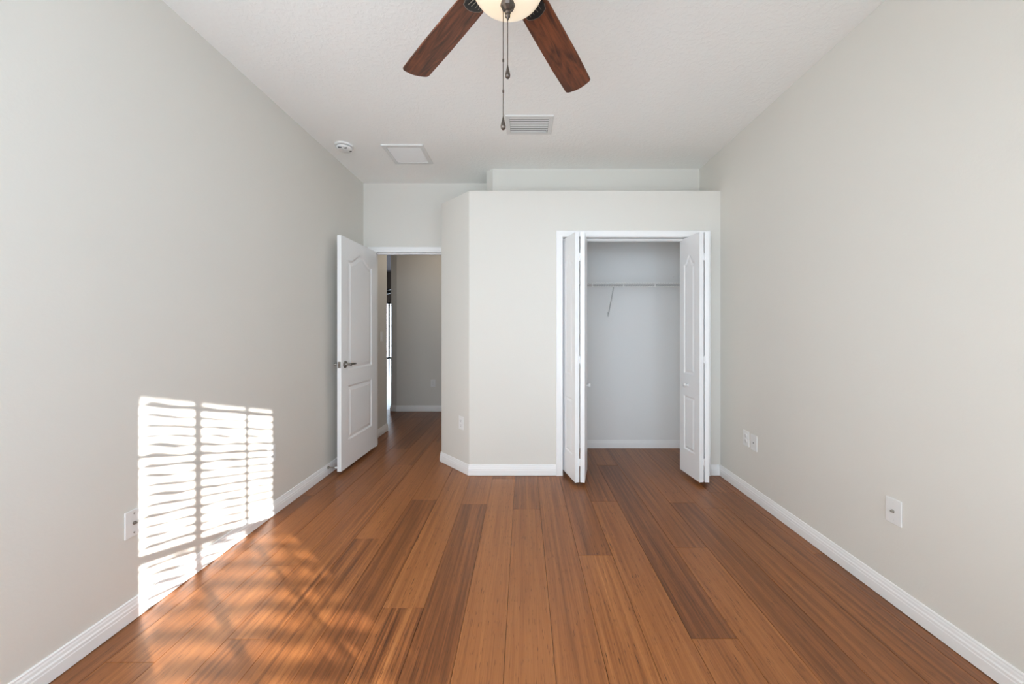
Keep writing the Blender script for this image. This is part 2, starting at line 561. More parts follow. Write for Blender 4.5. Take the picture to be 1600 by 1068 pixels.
# ------------------------------------------------------------------ hallway and great room
wall('wall_hall', [([(-2.03, 15.5), (-2.03, 5.49), (-1.93, YH1), (1.3, YH1), (1.3, YH1 + .12), (-1.87, YH1 + .12), (-1.91, 5.56), (-1.91, 15.5)], -0.06, 3.8)],
     'shaded taupe hallway wall seen through the doorway')
wall('wall_hall_end', [(rect(1.2, 1.32, YH0 - .05, YH1 + .05), -0.06, HC + .05)], 'end wall of the hallway, hidden behind the closet')
bm = bmesh.new()
box(bm, -2.05, 1.32, YH0 - 0.01, YH1 + 0.05, HC, HC + 0.08)
box(bm, -2.05, -1.97, 4.33, 5.50, HC, 3.80)
tag(obj('ceiling_hall', bm, M_CEIL), 'white hallway ceiling beyond the doorway', 'ceiling', kind='structure')
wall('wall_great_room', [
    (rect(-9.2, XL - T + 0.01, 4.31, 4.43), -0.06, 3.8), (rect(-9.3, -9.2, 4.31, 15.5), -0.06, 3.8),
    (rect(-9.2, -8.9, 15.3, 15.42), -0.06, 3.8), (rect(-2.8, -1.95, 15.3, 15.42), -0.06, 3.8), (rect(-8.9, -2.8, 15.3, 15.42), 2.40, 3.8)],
     'far living room walls, coloured dark for their backlit shade, glimpsed past the hallway corner', M_GREATWALL)
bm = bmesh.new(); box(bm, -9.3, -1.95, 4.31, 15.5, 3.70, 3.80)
tag(obj('ceiling_great_room', bm, M_GREATCEIL), 'far living room ceiling, coloured dark for its backlit shade', 'ceiling', kind='structure')
bm = bmesh.new(); box(bm, -9.3, -3.2, 4.3, 15.5, -0.06, 0.0); box(bm, -3.2, -1.9, 5.60, 15.5, -0.06, 0.0)
tag(obj('floor_great_room', bm, M_TILE), 'glaring pale tile floor of the far living room', 'floor', kind='structure')
# fill light added to brighten the hallway, unseen above the doorway sight line
hl = thing('hall_fill_light', 'unseen dome light added to brighten the hallway', 'fill light', (-1.05, 4.62, HC))
bm = bmesh.new(); lathe(bm, [(0, .001), (.15, .001), (.15, -.020), (.14, -.024), (0, -.024)], 32)
obj('base', bm, M_TRIM, hl)
bm = bmesh.new(); lathe(bm, [(.135, -.022), (.13, -.045), (.105, -.070), (.06, -.088), (0, -.094)], 32)
obj('diffuser', bm, M_HALLFILL, hl, smooth=True)
# sliding glass door of the great room
sd = thing('door_4', 'tall sliding glass door in dark frame, blown out by daylight', 'door', (0, 15.34, 0), kind='structure')
bm = bmesh.new()
box(bm, -8.9, -2.8, 0, .06, 2.34, 2.40); box(bm, -8.9, -2.8, 0, .06, 0.0, .05)
for x in (-8.9, -7.35, -5.80, -4.3, -2.87): box(bm, x, x + .07, 0, .06, 0, 2.4)
obj('frame', bm, M_DARKFRAME, sd)
bm = bmesh.new()
for z in (0.52, 1.38, 2.25): box(bm, -8.9, -2.8, .01, .04, z, z + .022)
obj('muntin', bm, M_DARKFRAME, sd)
bm = bmesh.new(); box(bm, -8.88, -2.82, .022, .028, .04, 2.36)
obj('pane', bm, M_GLASS, sd)

# ------------------------------------------------------------------ rear windows and blind (behind the camera)
def window(name, w, label, vx, hz, loc, rz, nrm):
    r = thing(name, label, 'window', loc, rz, kind='structure')
    x0, x1, z0, z1 = w
    bm = bmesh.new()
    f = 0.03
    box(bm, x0, x0 + f, -.01, .01, z0, z1); box(bm, x1 - f, x1, -.01, .01, z0, z1)
    box(bm, x0, x1, -.01, .01, z0, z0 + f); box(bm, x0, x1, -.01, .01, z1 - f, z1)
    obj('frame', bm, M_TRIM, r)
    bm = bmesh.new()
    for x, tk in vx: box(bm, x - tk / 2, x + tk / 2, -.008, .008, z0, z1)
    for z, tk in hz: box(bm, x0, x1, -.008, .008, z - tk / 2, z + tk / 2)
    obj('muntin', bm, M_TRIM, r)
    bm = bmesh.new(); box(bm, x0, x1, -.002, .002, z0, z1)
    obj('pane', bm, M_GLASS, r)
    d = bpy.data.lights.new('portal_' + name, 'AREA')
    d.shape = 'RECTANGLE'; d.size = x1 - x0; d.size_y = z1 - z0
    d.cycles.is_portal = True
    p = bpy.data.objects.new('portal_' + name, d)
    n = Vector(nrm)
    p.location = Vector(loc) + Matrix.Rotation(rz, 3, 'Z') @ Vector(((x0 + x1) / 2, 0, (z0 + z1) / 2)) - n * 0.02
    p.rotation_euler = n.to_track_quat('-Z', 'Y').to_euler()
    COL.objects.link(p)
window('window_1', W1, 'tall gridded window behind the viewpoint on the sunny side', [(0.800, .040), (1.21, .018)], [(0.75, .044), (1.207, .018), (1.664, .018), (2.12, .044)], (0, YB - .03, 0), 0, (0, 1, 0))
window('fill_window', W2, 'unseen wide window added behind the viewpoint for fill daylight', [(-0.67, .03)], [(1.50, .03)], (0, YA - .03, 0), 0, (0, 1, 0))
portal('portal_door_4', -8.9, -2.8, 0, 2.4, 15.40, -1)
bl = thing('window_blind', 'white slatted blind that throws the striped sunlight', 'blind', (0, YB + 0.012, 0))
bm = bmesh.new()
rb = random.Random(5)
bx0, bx1 = W1[0] - .005, 1.585
nslat = 0
z = 0.33
while z < 2.05:
    n = 48
    tl, tr = rb.uniform(.00, .13), rb.uniform(.00, .13)
    ph, am = rb.uniform(0, 6.28), rb.uniform(.0010, .0052)
    rows = []
    for i in range(n + 1):
        u = i / n
        x = bx0 + (bx1 - bx0) * u
        a = tl + (tr - tl) * u
        zz = z + am * (1 - .5 * u) * math.sin(ph + u * 27) + 0.0016 * math.sin(ph * 2 + u * 21)
        dy, dz = .0275 * math.cos(a), .0275 * math.sin(a)
        rows.append([bm.verts.new((x, -dy + .012, zz - dz)), bm.verts.new((x, dy + .012, zz + dz)), bm.verts.new((x, dy + .012, zz + dz + .0022)), bm.verts.new((x, -dy + .012, zz - dz + .0022))])
    for a, b in zip(rows, rows[1:]):
        for j in range(4): bm.faces.new((a[j], a[(j + 1) % 4], b[(j + 1) % 4], b[j]))
    bm.faces.new(rows[0][::-1]); bm.faces.new(rows[-1])
    z += 0.0455
o = obj('slat', bm, M_SLAT, bl)
bm = bmesh.new(); box(bm, bx0, bx1, -.02, .045, 2.05, 2.11)
obj('head_rail', bm, M_SLAT, bl)
bm = bmesh.new()
for x in (0.55, 1.02, 1.46):
    tube(bm, [(x, .036, .32), (x, .036, 2.06)], .0014, 5)
obj('cord', bm, M_SLAT, bl)
# unseen panel added outside to cut off the upper sun
bm = bmesh.new()
prism(bm, rect(7.2, 7.5, -3.40, -3.37), -0.2, 4.2)
prism(bm, rect(4.0, 7.2, -3.40, -3.37), 2.445, 5.0)
tag(obj('sun_blocker', bm, M_STUCCO), 'stucco panel added unseen outside the windows to cut off the upper sun', 'wall', kind='structure')

sb = thing('garden_shrub', 'leafy shrub outside the sunny window', 'shrub', (2.93, -1.25, -0.2))
bm = bmesh.new()
rs = random.Random(3)
for i in range(800):
    th = rs.uniform(0, 6.283); ph_ = math.acos(rs.uniform(-1, 1)); rr_ = rs.uniform(.25, 1) ** .5
    c = Vector((.40 * rr_ * math.sin(ph_) * math.cos(th), .34 * rr_ * math.sin(ph_) * math.sin(th), .66 + .62 * rr_ * math.cos(ph_)))
    u = Vector((rs.uniform(-1, 1), rs.uniform(-1, 1), rs.uniform(-1, 1))).normalized()
    w = u.cross(Vector((rs.uniform(-1, 1), rs.uniform(-1, 1), rs.uniform(-1, 1)))).normalized()
    L_ = rs.uniform(.025, .05)
    bm.faces.new([bm.verts.new(c + q) for q in (-u * L_, w * L_ * .45, u * L_, -w * L_ * .45)])
obj('foliage', bm, M_LEAF, sb, recalc=False)
bm = bmesh.new()
for k in range(5):
    a = k * 1.257
    tube(bm, [(0, 0, 0), (.12 * math.cos(a), .10 * math.sin(a), .4), (.26 * math.cos(a), .2 * math.sin(a), .9)], [.014, .010, .005], 6)
obj('stem', bm, M_BLADE, sb)

# ------------------------------------------------------------------ baseboards (travel so that the room is on the left)
baseboard('baseboard_left', [(XL, Y2), (XL, YB)], 'white baseboard along the left wall, partly sunlit')
baseboard('baseboard_right', [(XR, YB), (XR, Y1)], 'white baseboard along the right wall')
baseboard('baseboard_closet_front', [(OX0 - 0.0565, Y1), (-0.467, Y1), (-0.78, 3.40), (-0.78, Y2)], 'white baseboard wrapping the angled closet corner')
baseboard('baseboard_closet_return', [(XR - 0.0135, Y1), (OX1 + 0.057, Y1)], 'short white baseboard piece right of the closet doors')
baseboard('baseboard_closet_back', [(XR, Y2), (-0.67, Y2)], 'white baseboard along the back of the closet')
baseboard('baseboard_hall', [(1.2, YH1), (-1.93, YH1), (-2.03, 5.49), (-2.03, 8.0)], 'white baseboard along the far hallway wall')
baseboard('baseboard_hall_left', [(XL - 0.10, 4.43), (XL, 4.43), (XL, YH0)], 'white baseboard on the left hallway wall just behind the open door')

# ------------------------------------------------------------------ casings and jambs
CAS = [(0.0, -0.001), (0.0, 0.009), (0.006, 0.012), (0.014, 0.012), (0.018, 0.010), (0.040, 0.014), (0.052, 0.016), (0.0565, 0.012), (0.0565, -0.001)]
def casing(bm, x0, x1, zt, y, rx=0.0565, zb=0.0):
    """mitred door casing around an opening on the plane y (room on the -y side); rx squeezes the right leg."""
    def ring(ptsf): return [bm.verts.new(ptsf(w, d)) for w, d in CAS]
    r = [ring(lambda w, d: (x0 - w, y - d, zb)), ring(lambda w, d: (x0 - w, y - d, zt + w)),
         ring(lambda w, d: (x1 + min(w, rx), y - d, zt + w)), ring(lambda w, d: (x1 + min(w, rx), y - d, zb))]
    k = len(CAS)
    for a, b in zip(r, r[1:]):
        for j in range(k):
            bm.faces.new((a[j], a[(j + 1) % k], b[(j + 1) % k], b[j]))
    bm.faces.new(r[0][::-1]); bm.faces.new(r[-1])
def jamb(bm, x0, x1, zt, y0, y1, stop=None):
    box(bm, x0 - .0179, x0, y0, y1, 0, zt); box(bm, x1, x1 + .0179, y0, y1, 0, zt); box(bm, x0 - .0179, x1 + .0179, y0, y1, zt, zt + .0179)
    if stop:
        a, b = stop
        box(bm, x0, x0 + .011, a, b, 0, zt); box(bm, x1 - .011, x1, a, b, 0, zt); box(bm, x0 + .011, x1 - .011, a, b, zt - .013, zt)
bm = bmesh.new()
casing(bm, DX0 + .002, DX1 - .002, DZ - .002, Y2, rx=0.035)
jamb(bm, DX0, DX1, DZ, Y2, YH0, (Y2 + .038, Y2 + .075))
tag(obj('trim_1', bm, M_TRIM), 'white casing and jamb around the bedroom doorway', 'door casing', kind='structure')
bm = bmesh.new()
casing(bm, OX0, OX1, OZ, Y1)
jamb(bm, OX0, OX1, OZ, Y1, Y1 + t)
tag(obj('trim_2', bm, M_TRIM), 'white casing and jamb around the closet opening', 'door casing', kind='structure')
bm = bmesh.new()
box(bm, OX0, OX1, Y1 + 0.03, Y1 + 0.036, OZ - 0.024, OZ); box(bm, OX0, OX1, Y1 + 0.062, Y1 + 0.068, OZ - 0.024, OZ); box(bm, OX0, OX1, Y1 + 0.03, Y1 + 0.068, OZ - .004, OZ)
o = obj('trim_3', bm, M_VENT)
tag(o, 'pale metal track under the closet head jamb', 'track', kind='structure')

# ------------------------------------------------------------------ moulded door leaves
def offset_poly(pts, d):
    """inward offset of a CCW polygon with mitres."""
    n = len(pts); out = []
    for i in range(n):
        p0, p1, p2 = Vector(pts[i - 1]), Vector(pts[i]), Vector(pts[(i + 1) % n])
        a = (p1 - p0).normalized(); b = (p2 - p1).normalized()
        na = Vector((-a.y, a.x)); nb = Vector((-b.y, b.x))
        m = na + nb
        m = m / max(m.dot(na), 0.35)
        out.append(p1 + m * d)
    return [tuple(p) for p in out]

def arch_panel(x0, x1, z0, zs, rise):
    pts = [(x0, z0), (x1, z0), (x1, zs)]
    n = 20
    w = x1 - x0
    sh = 0.10
    for i in range(n + 1):
        u = 1 - i / n
        x = x0 + w * (sh + (1 - 2 * sh) * u)
        s = 0.5 - 0.5 * math.cos(2 * math.pi * u)
        pts.append((x, zs + rise * (s ** 0.95)))
    pts.append((x0, zs))
    return pts

def leaf_mesh(w, h, th, panels, groove):
    """door leaf in local coords: x 0..w, z 0..h, y -th/2..th/2, moulded on both faces."""
    bm = bmesh.new()
    outer = [(0, 0), (w, 0), (w, h), (0, h)]
    for side in (-1, 1):
        y0 = side * th / 2
        loops2 = [outer] + panels
        flat = [p for l in loops2 for p in l]
        vs = [bm.verts.new((p[0], y0, p[1])) for p in flat]
        for tri in tessellate_polygon([[Vector((p[0], p[1], 0)) for p in l] for l in loops2]):
            try: bm.faces.new([vs[i] for i in tri])
            except ValueError: pass
        base = 4
        for l in panels:
            ring = vs[base:base + len(l)]
            base += len(l)
            prev = ring
            for off, dep in groove:
                q = offset_poly(l, off)
                cur = [bm.verts.new((p[0], y0 - side * dep, p[1])) for p in q]
                for i in range(len(cur)):
                    j = (i + 1) % len(cur)
                    bm.faces.new((prev[i], prev[j], cur[j], cur[i]))
                prev = cur
            q2 = [Vector((v.co.x, v.co.z, 0)) for v in prev]
            for tri in tessellate_polygon([q2]):
                try: bm.faces.new([prev[i] for i in tri])
                except ValueError: pass
        if side == -1: front = vs[:4]
        else: back = vs[:4]
    for i in range(4):
        j = (i + 1) % 4
        bm.faces.new((front[i], front[j], back[j], back[i]))
    return bm

# ---- bedroom door, swung open along the left wall
DW = 0.70
door = tag(obj('door_1', leaf_mesh(DW, 2.03, 0.035,
        [[(0.115, 0.235), (DW - .115, 0.235), (DW - .115, 0.722), (0.115, 0.722)], arch_panel(0.115, DW - .115, 0.857, 1.845, 0.075)],
        [(0.004, 0.001), (0.016, 0.0075), (0.022, 0.008), (0.050, 0.0015)]), M_DOOR),
    'white two-panel arch-top door standing open against the left wall', 'door', kind='structure')
# local x: 0 = hinge edge, DW = free edge; local y+ faces the wall once rotated
door.location = (-1.562, 3.775, 0.03)
ang = math.radians(-90 - 1.6)
door.rotation_euler = (0, 0, ang)
for side, nm in ((1, 'a'), (-1, 'b')):
    y = side * 0.0175
    bm = bmesh.new()
    M = Matrix.Translation((DW - 0.062, y, 0.915)) @ Matrix.Rotation(-side * math.pi / 2, 4, 'X')
    lathe(bm, [(0, -0.001), (0.031, -0.001), (0.032, 0.004), (0.028, 0.008), (0.022, 0.010), (0.013, 0.012), (0.0105, 0.016), (0.0105, 0.044), (0.013, 0.047), (0.012, 0.058), (0, 0.060)], 28, M)
    yy = y + side * 0.050
    xs = DW - 0.062
    tube(bm, [(xs + .006, yy, .915), (xs - .02, yy, .917), (xs - .05, yy + side * .001, .9175), (xs - .085, yy - side * .002, .914), (xs - .108, yy - side * .008, .913), (xs - .118, yy - side * .012, .914)],
         [.010, .0095, .0085, .0078, .0075, .006], 10)
    o = obj('lever_handle', bm, M_NICKEL, door, smooth=True)
    if side == -1:
        pass
    autosmooth(o, 40)
bm = bmesh.new()
box(bm, DW - .0005, DW + .0015, -.0127, .0127, .887, .944, .0006, 1)
lp = obj('latch_plate', bm, M_NICKEL, door)
bm = bmesh.new()
box(bm, DW + .001, DW + .010, -.006, .006, .906, .926, .002, 2)
obj('latch_bolt', bm, M_PEWTER, lp)
for z in (.20, 1.0, 1.82):
    bm = bmesh.new()
    tube(bm, [(-.004, -.0215, z - .045), (-.004, -.0215, z + .045)], .006, 10)
    box(bm, -.002, .03, -.0185, -.0172, z - .044, z + .044)
    obj('hinge', bm, M_NICKEL, door)

# ---- closet bifold doors
LW, LH, LT = 0.283, 2.0, 0.035
BIFOLD_PANELS = [[(0.062, 0.20), (LW - .062, 0.20), (LW - .062, 0.66), (0.062, 0.66)], arch_panel(0.062, LW - .062, 0.845, 1.775, 0.072)]
bif_mesh = obj('leaf', leaf_mesh(LW, LH, LT, BIFOLD_PANELS, [(0.003, 0.001), (0.011, 0.006), (0.015, 0.0065), (0.034, 0.001)]), M_DOOR)
bif_me = bif_mesh.data
bpy.data.objects.remove(bif_mesh)
def knob_bm(M):
    bm = bmesh.new()
    lathe(bm, [(0, -.001), (.012, -.001), (.011, .003), (.007, .006), (.0065, .014), (.011, .018), (.0165, .023), (.0175, .029), (.014, .034), (.007, .0365), (0, .037)], 24, M)
    return bm
def bifold(name, label, Hx, Hy, theta, side):
    """side=+1: pair hung on the left jamb; -1: right jamb. (Hx,Hy): hinge line where the two leaves fold."""
    r = thing(name, label, 'closet door', (Hx, Hy, 0.03), kind='structure')
    c, s = math.cos(theta), math.sin(theta)
    # fold gap 1 mm on either side of the hinge line
    for role in ('outer', 'inner'):
        sg = -side if role == 'outer' else side       # which way the leaf leans in x
        d = Vector((sg * s, c))                       # from the fold towards the track
        nrm = Vector((sg * c, -s))                    # room-side face normal
        ctr = nrm * (LT / 2 + 0.0042)
        o = bpy.data.objects.new('leaf', bif_me)
        COL.objects.link(o); o.parent = r
        o.location = (ctr.x, ctr.y, 0)
        o.rotation_euler = (0, 0, math.atan2(d.y, d.x))
        if role == 'inner':
            k = Vector((d.x, d.y)) * 0.165 + ctr + nrm * (LT / 2)
            R = Vector((nrm.x, nrm.y, 0)).to_track_quat('Z', 'Y').to_matrix().to_4x4()
            ko = obj('knob', knob_bm(Matrix.Translation((k.x, k.y, 0.752)) @ R), M_PLASTIC, r, smooth=True)
            autosmooth(ko, 50)
    for z in (0.16, 0.98, 1.80):
        bm = bmesh.new()
        tube(bm, [(0, -.0055, z - .030), (0, -.0055, z + .030)], .0042, 8)
        for sg in (-1, 1):
            vs = [bm.verts.new((sg * a, b, z + q)) for a, b, q in ((.001, -.0030, -.024), (.011, -.0058, -.024), (.011, -.0058, .024), (.001, -.0030, .024))]
            bm.faces.new(vs)
        obj('hinge', bm, M_DOOR, r)
    # pivot pin into the track
    return r
bifold('door_2', 'left pair of white bifold closet doors, folded open', 0.4495, 2.866, math.radians(14), 1)
bifold('door_3', 'right pair of white bifold closet doors, folded open', 1.444, 2.866, math.radians(7), -1)

# ------------------------------------------------------------------ closet shelf
sh = thing('wire_shelf', 'white ventilated wire shelf across the inside of the closet', 'shelf', (0, Y2, 1.70))
fy = -0.305
bm = bmesh.new()
for y, z, r in ((-.006, 0, .003), (-.15, -.004, .003), (fy, 0, .0032), (fy + .004, -.036, .0032)):
    bm = bmesh.new()
    tube(bm, [(-0.66, y, z), (XR - .003, y, z)], r, 8)
    obj('rod', bm, M_LIP if y < -.2 else M_WIRE_SHADE, sh)
bm = bmesh.new()
x = -0.65
while x < XR - .01:
    tube(bm, [(x, -.005, .004), (x, fy, .004)], .0022, 5)
    x += 0.0254
obj('deck_wire', bm, M_WIRE_SHADE, sh)
for x in [0.665 + .305 * i for i in range(-4, 4)]:
    if x < XR - .02:
        bm = bmesh.new()
        tube(bm, [(x, fy - .004, .003), (x, fy - .002, -.038)], .0055, 6)
        obj('lip_wire', bm, M_LIP, sh)
bm = bmesh.new()
tube(bm, [(0.875, fy + .006, -.036), (0.885, -.15, -.165), (0.893, -.008, -.29)], .0055, 8)
box(bm, .884, .902, -.010, 0, -.315, -.265, .002, 1)
obj('brace', bm, M_WIRE_SHADE, sh)
for x in (-.5, .1, .5, 1.1, 1.55):
    bm = bmesh.new(); box(bm, x, x + .012, -.012, 0, -.012, .012)
    obj('wall_clip', bm, M_PLASTIC, sh)
bm = bmesh.new(); box(bm, 0, .016, -.010, 0, 0, .026, .003, 2)
o = obj('wall_anchor', bm, M_PLASTIC); o.location = (1.578, Y2, 1.79)
tag(o, 'small pale anchor on the closet back wall above the shelf', 'wall anchor')

# ------------------------------------------------------------------ plates and outlets (local: plate faces -y, wall at y=0)
def plate_bm(w=.070, h=.115, d=.0055):
    bm = bmesh.new()
    box(bm, -w / 2, w / 2, -d, 0.0, -h / 2, h / 2, .0022, 2)
    return bm
def wall_plate(name, label, cat, loc, rz, style, group=None):
    r = thing(name, label, cat, loc, rz, group)
    obj('plate', plate_bm(), M_PLASTIC, r)
    if style == 'duplex':
        for z in (-.0195, .0195):
            bm = bmesh.new()
            M = Matrix.Translation((0, -.0045, z)) @ Matrix.Rotation(math.pi / 2, 4, 'X')
            lathe(bm, [(0, 0), (.0172, 0), (.0172, .003), (.016, .004), (0, .004)], 24, M)
            rc = obj('receptacle', bm, M_PLASTIC, r)
            bm = bmesh.new()
            for x, hh in ((-.0063, .0045), (.0063, .0036)): box(bm, x - .0011, x + .0011, -.0089, -.0084, z + .003 - hh, z + .003 + hh)
            box(bm, -.0024, .0024, -.0089, -.0084, z - .0105, z - .006)
            obj('slot', bm, M_SLOT, rc)
        sc_z = (0.0,)
    else:
        sc_z = (-.041, .041)
    for z in sc_z:
        bm = bmesh.new()
        lathe(bm, [(0, 0), (.0034, 0), (.0030, .0014), (0, .0018)], 12, Matrix.Translation((0, -.0052, z)) @ Matrix.Rotation(math.pi / 2, 4, 'X'))
        obj('screw', bm, M_NICKEL if style == 'coax_dark' else M_PLASTIC, r)
    if style.startswith('coax'):
        bm = bmesh.new()
        M = Matrix.Translation((0, -.005, 0)) @ Matrix.Rotation(math.pi / 2, 4, 'X')
        lathe(bm, [(0, 0), (.0075, 0), (.0075, .003), (.0048, .0032), (.0048, .011), (.0020, .0112), (0, .009)], 6, M)
        obj('coaxial_connector', bm, M_NICKEL, r)
    if style == 'phone':
        bm = bmesh.new()
        box(bm, -.007, .007, -.0072, -.005, -.007, .007, .001, 1)
        jk = obj('jack', bm, M_VENT, r)
        bm = bmesh.new(); box(bm, -.0045, .0045, -.0076, -.0070, -.004, .005)
        obj('socket', bm, M_DUCT, jk)
    if style == 'switch':
        bm = bmesh.new()
        box(bm, -.0165, .0165, -.0085, -.004, -.033, .033, .0015, 1)
        obj('rocker', bm, M_PLASTIC, r)
    return r
L, R_ = math.pi / 2, -math.pi / 2   # plate on the left / right wall
wall_plate('cable_plate', 'white coaxial plate on the left wall at the edge of the sunlight', 'cable plate', (XL, 1.551, .416), L, 'coax_dark')
wall_plate('power_outlet', 'white outlet in the striped sunlight on the left wall', 'outlet', (XL, 2.40, .416), L, 'duplex')
wall_plate('power_outlet', 'white outlet on the angled corner of the closet wall', 'outlet', (-0.5475, 3.160, .428), -math.atan2(.323, .313), 'duplex')
wall_plate('power_outlet', 'white outlet on right wall beside the phone plate', 'outlet', (XR, 2.716, .427), R_, 'duplex')
wall_plate('phone_plate', 'white single-jack plate beside the outlet on the right wall', 'phone plate', (XR, 2.624, .421), R_, 'phone')
wall_plate('cable_plate', 'white coaxial plate alone on the right wall, nearest the viewer', 'cable plate', (XR, 1.634, .424), R_, 'coax')
wall_plate('power_outlet', 'outlet on the shaded hallway wall beyond the doorway', 'outlet', (-1.376, YH1, .433), 0, 'duplex')
wall_plate('light_switch', 'white light switch on the left hallway wall beside the open door', 'light switch', (XL, 4.27, 1.168), L, 'switch')

# ------------------------------------------------------------------ door stop
ds = thing('door_stop', 'small metal door stop on the left baseboard near the open door', 'door stop', (XL + .014, 3.075, .066))
bm = bmesh.new()
lathe(bm, [(0, -.001), (.011, -.001), (.011, .004), (.007, .009), (.0045, .014), (.0045, .062), (0, .062)], 16, Matrix.Rotation(math.pi / 2, 4, 'Y'))
obj('rod', bm, M_NICKEL, ds)
bm = bmesh.new()
lathe(bm, [(0, .060), (.0075, .060), (.009, .064), (.009, .073), (.006, .078), (0, .078)], 16, Matrix.Rotation(math.pi / 2, 4, 'Y'))
tip = obj('rubber_tip', bm, M_PLASTIC, ds); tip['label'] = 'white rubber tip'

# ------------------------------------------------------------------ ceiling fixtures
sm = thing('smoke_detector', 'round white smoke detector on the ceiling near the left wall', 'smoke detector', (-1.50, 3.00, HC))
bm = bmesh.new()
lathe(bm, [(0, 0.001), (.072, .001), (.073, -.004), (.073, -.012), (.069, -.015), (0, -.015)], 40)
obj('base', bm, M_PLASTIC, sm)
bm = bmesh.new()
lathe(bm, [(0, -.014), (.058, -.014), (.058, -.019), (0, -.019)], 40)
g = obj('sensor_gap', bm, M_DUCT, sm)
bm = bmesh.new()
lathe(bm, [(0, -.018), (.060, -.018), (.063, -.022), (.061, -.034), (.052, -.040), (.030, -.0415), (0, -.042)], 40)
cv = obj('cover', bm, M_PLASTIC, sm, smooth=True); autosmooth(cv, 40)
bm = bmesh.new()
lathe(bm, [(0, -.0405), (.012, -.0405), (.012, -.0435), (.010, -.0445), (0, -.0445)], 20, Matrix.Translation((0, -.020, 0)))
obj('test_button', bm, M_VENT, sm)

for x, y, w in ((.030, -.040, .010), (-.012, -.050, .014), (.044, .018, .008)):
    bm = bmesh.new(); box(bm, x - w, x + w, y - .003, y + .003, -.0445, -.036)
    obj('vent_slot', bm, M_DUCT, sm)

cvn = thing('ceiling_vent', 'white louvred air register on the ceiling behind the fan chains', 'vent', (0.0425, 2.693, HC))
vw, vd, fr = .174, .121, .030
bm = bmesh.new()
def frame_ring(bm, w, d, fr, z_out, z_in):
    o_ = [(-w, -d), (w, -d), (w, d), (-w, d)]
    i_ = [(-w + fr, -d + fr), (w - fr, -d + fr), (w - fr, d - fr), (-w + fr, d - fr)]
    A = [bm.verts.new((x, y, 0.0)) for x, y in o_]
    B = [bm.verts.new((x, y, z_out)) for x, y in o_]
    Cc = [bm.verts.new((x * .985, y * .985, z_in)) for x, y in o_]
    D = [bm.verts.new((x, y, z_in)) for x, y in i_]
    E = [bm.verts.new((x, y, 0.0)) for x, y in i_]
    for P, Q in ((A, B), (B, Cc), (Cc, D), (D, E), (E, A)):
        for i in range(4):
            j = (i + 1) % 4
            bm.faces.new((P[i], P[j], Q[j], Q[i]))
frame_ring(bm, vw, vd, fr, -.004, -.009)
obj('frame', bm, M_VENT, cvn)
bm = bmesh.new(); box(bm, -vw + fr, vw - fr, -vd + fr, vd - fr, -.0006, 0)
obj('backing', bm, M_DUCT, cvn)
for i in range(8):
    y = -vd + fr + .0135 + i * (2 * (vd - fr) - .020) / 7.0 - .003
    bm = bmesh.new()
    vs = []
    for x in (-vw + fr + .001, vw - fr - .001):
        vs.append([bm.verts.new((x, y + a, b)) for a, b in ((-.0062, -.0030), (.0032, -.0065), (.0036, -.0056), (-.0058, -.0021))])
    for j in range(4): bm.faces.new((vs[0][j], vs[0][(j + 1) % 4], vs[1][(j + 1) % 4], vs[1][j]))
    bm.faces.new(vs[0][::-1]); bm.faces.new(vs[1])
    obj('louver', bm, M_VENT, cvn)
bm = bmesh.new(); box(bm, vw - fr - .014, vw - fr - .008, -vd + fr + .152, -vd + fr + .176, -.014, -.006)
obj('damper_lever', bm, M_VENT, cvn)

rg = thing('return_grille', 'square white return-air grille on the ceiling near the bedroom door', 'grille', (-1.0125, 3.148, HC))
gw, gf = .176, .034
bm = bmesh.new(); frame_ring(bm, gw, gw - .006, gf, -.006, -.012)
obj('frame', bm, M_VENT, rg)
bm = bmesh.new(); box(bm, -gw + gf, gw - gf, -gw + gf, gw - gf, -.0016, 0)
obj('filter', bm, M_PLASTIC, rg)
for i in range(16):
    y = -gw + gf + .012 + i * (2 * (gw - gf) - .022) / 15
    bm = bmesh.new()
    vs = []
    for x in (-gw + gf + .001, gw - gf - .001):
        vs.append([bm.verts.new((x, y + a, b)) for a, b in ((-.0085, -.0030), (.0075, -.0100), (.0070, -.0110), (-.0090, -.0040))])
    for j in range(4): bm.faces.new((vs[0][j], vs[0][(j + 1) % 4], vs[1][(j + 1) % 4], vs[1][j]))
    bm.faces.new(vs[0][::-1]); bm.faces.new(vs[1])
    obj('louver', bm, M_PLASTIC, rg)

# ------------------------------------------------------------------ ceiling fan
FX, FY, FZ = -0.050, 1.133, 2.413     # blade plane
fan = thing('ceiling_fan', 'ceiling fan with walnut blades, lit cream glass bowl and pull chains', 'ceiling fan', (FX, FY, HC))
dz = FZ - HC
bm = bmesh.new(); lathe(bm, [(0, .001), (.070, .001), (.072, -.010), (.060, -.045), (.035, -.065), (0, -.066)], 36)
autosmooth(obj('canopy', bm, M_BRONZE, fan), 40)
bm = bmesh.new(); tube(bm, [(0, 0, -.06), (0, 0, dz + .13)], .013, 16)
obj('downrod', bm, M_BRONZE, fan, smooth=True)
bm = bmesh.new()
lathe(bm, [(0, dz + .150), (.040, dz + .150), (.062, dz + .135), (.110, dz + .115), (.135, dz + .085), (.138, dz + .045), (.125, dz + .020), (.100, dz + .008), (.085, dz - .020), (.080, dz - .042), (.088, dz - .050), (.122, dz - .056), (.122, dz - .070), (0, dz - .070)], 40)
autosmooth(obj('motor_housing', bm, M_BRONZE, fan), 40)
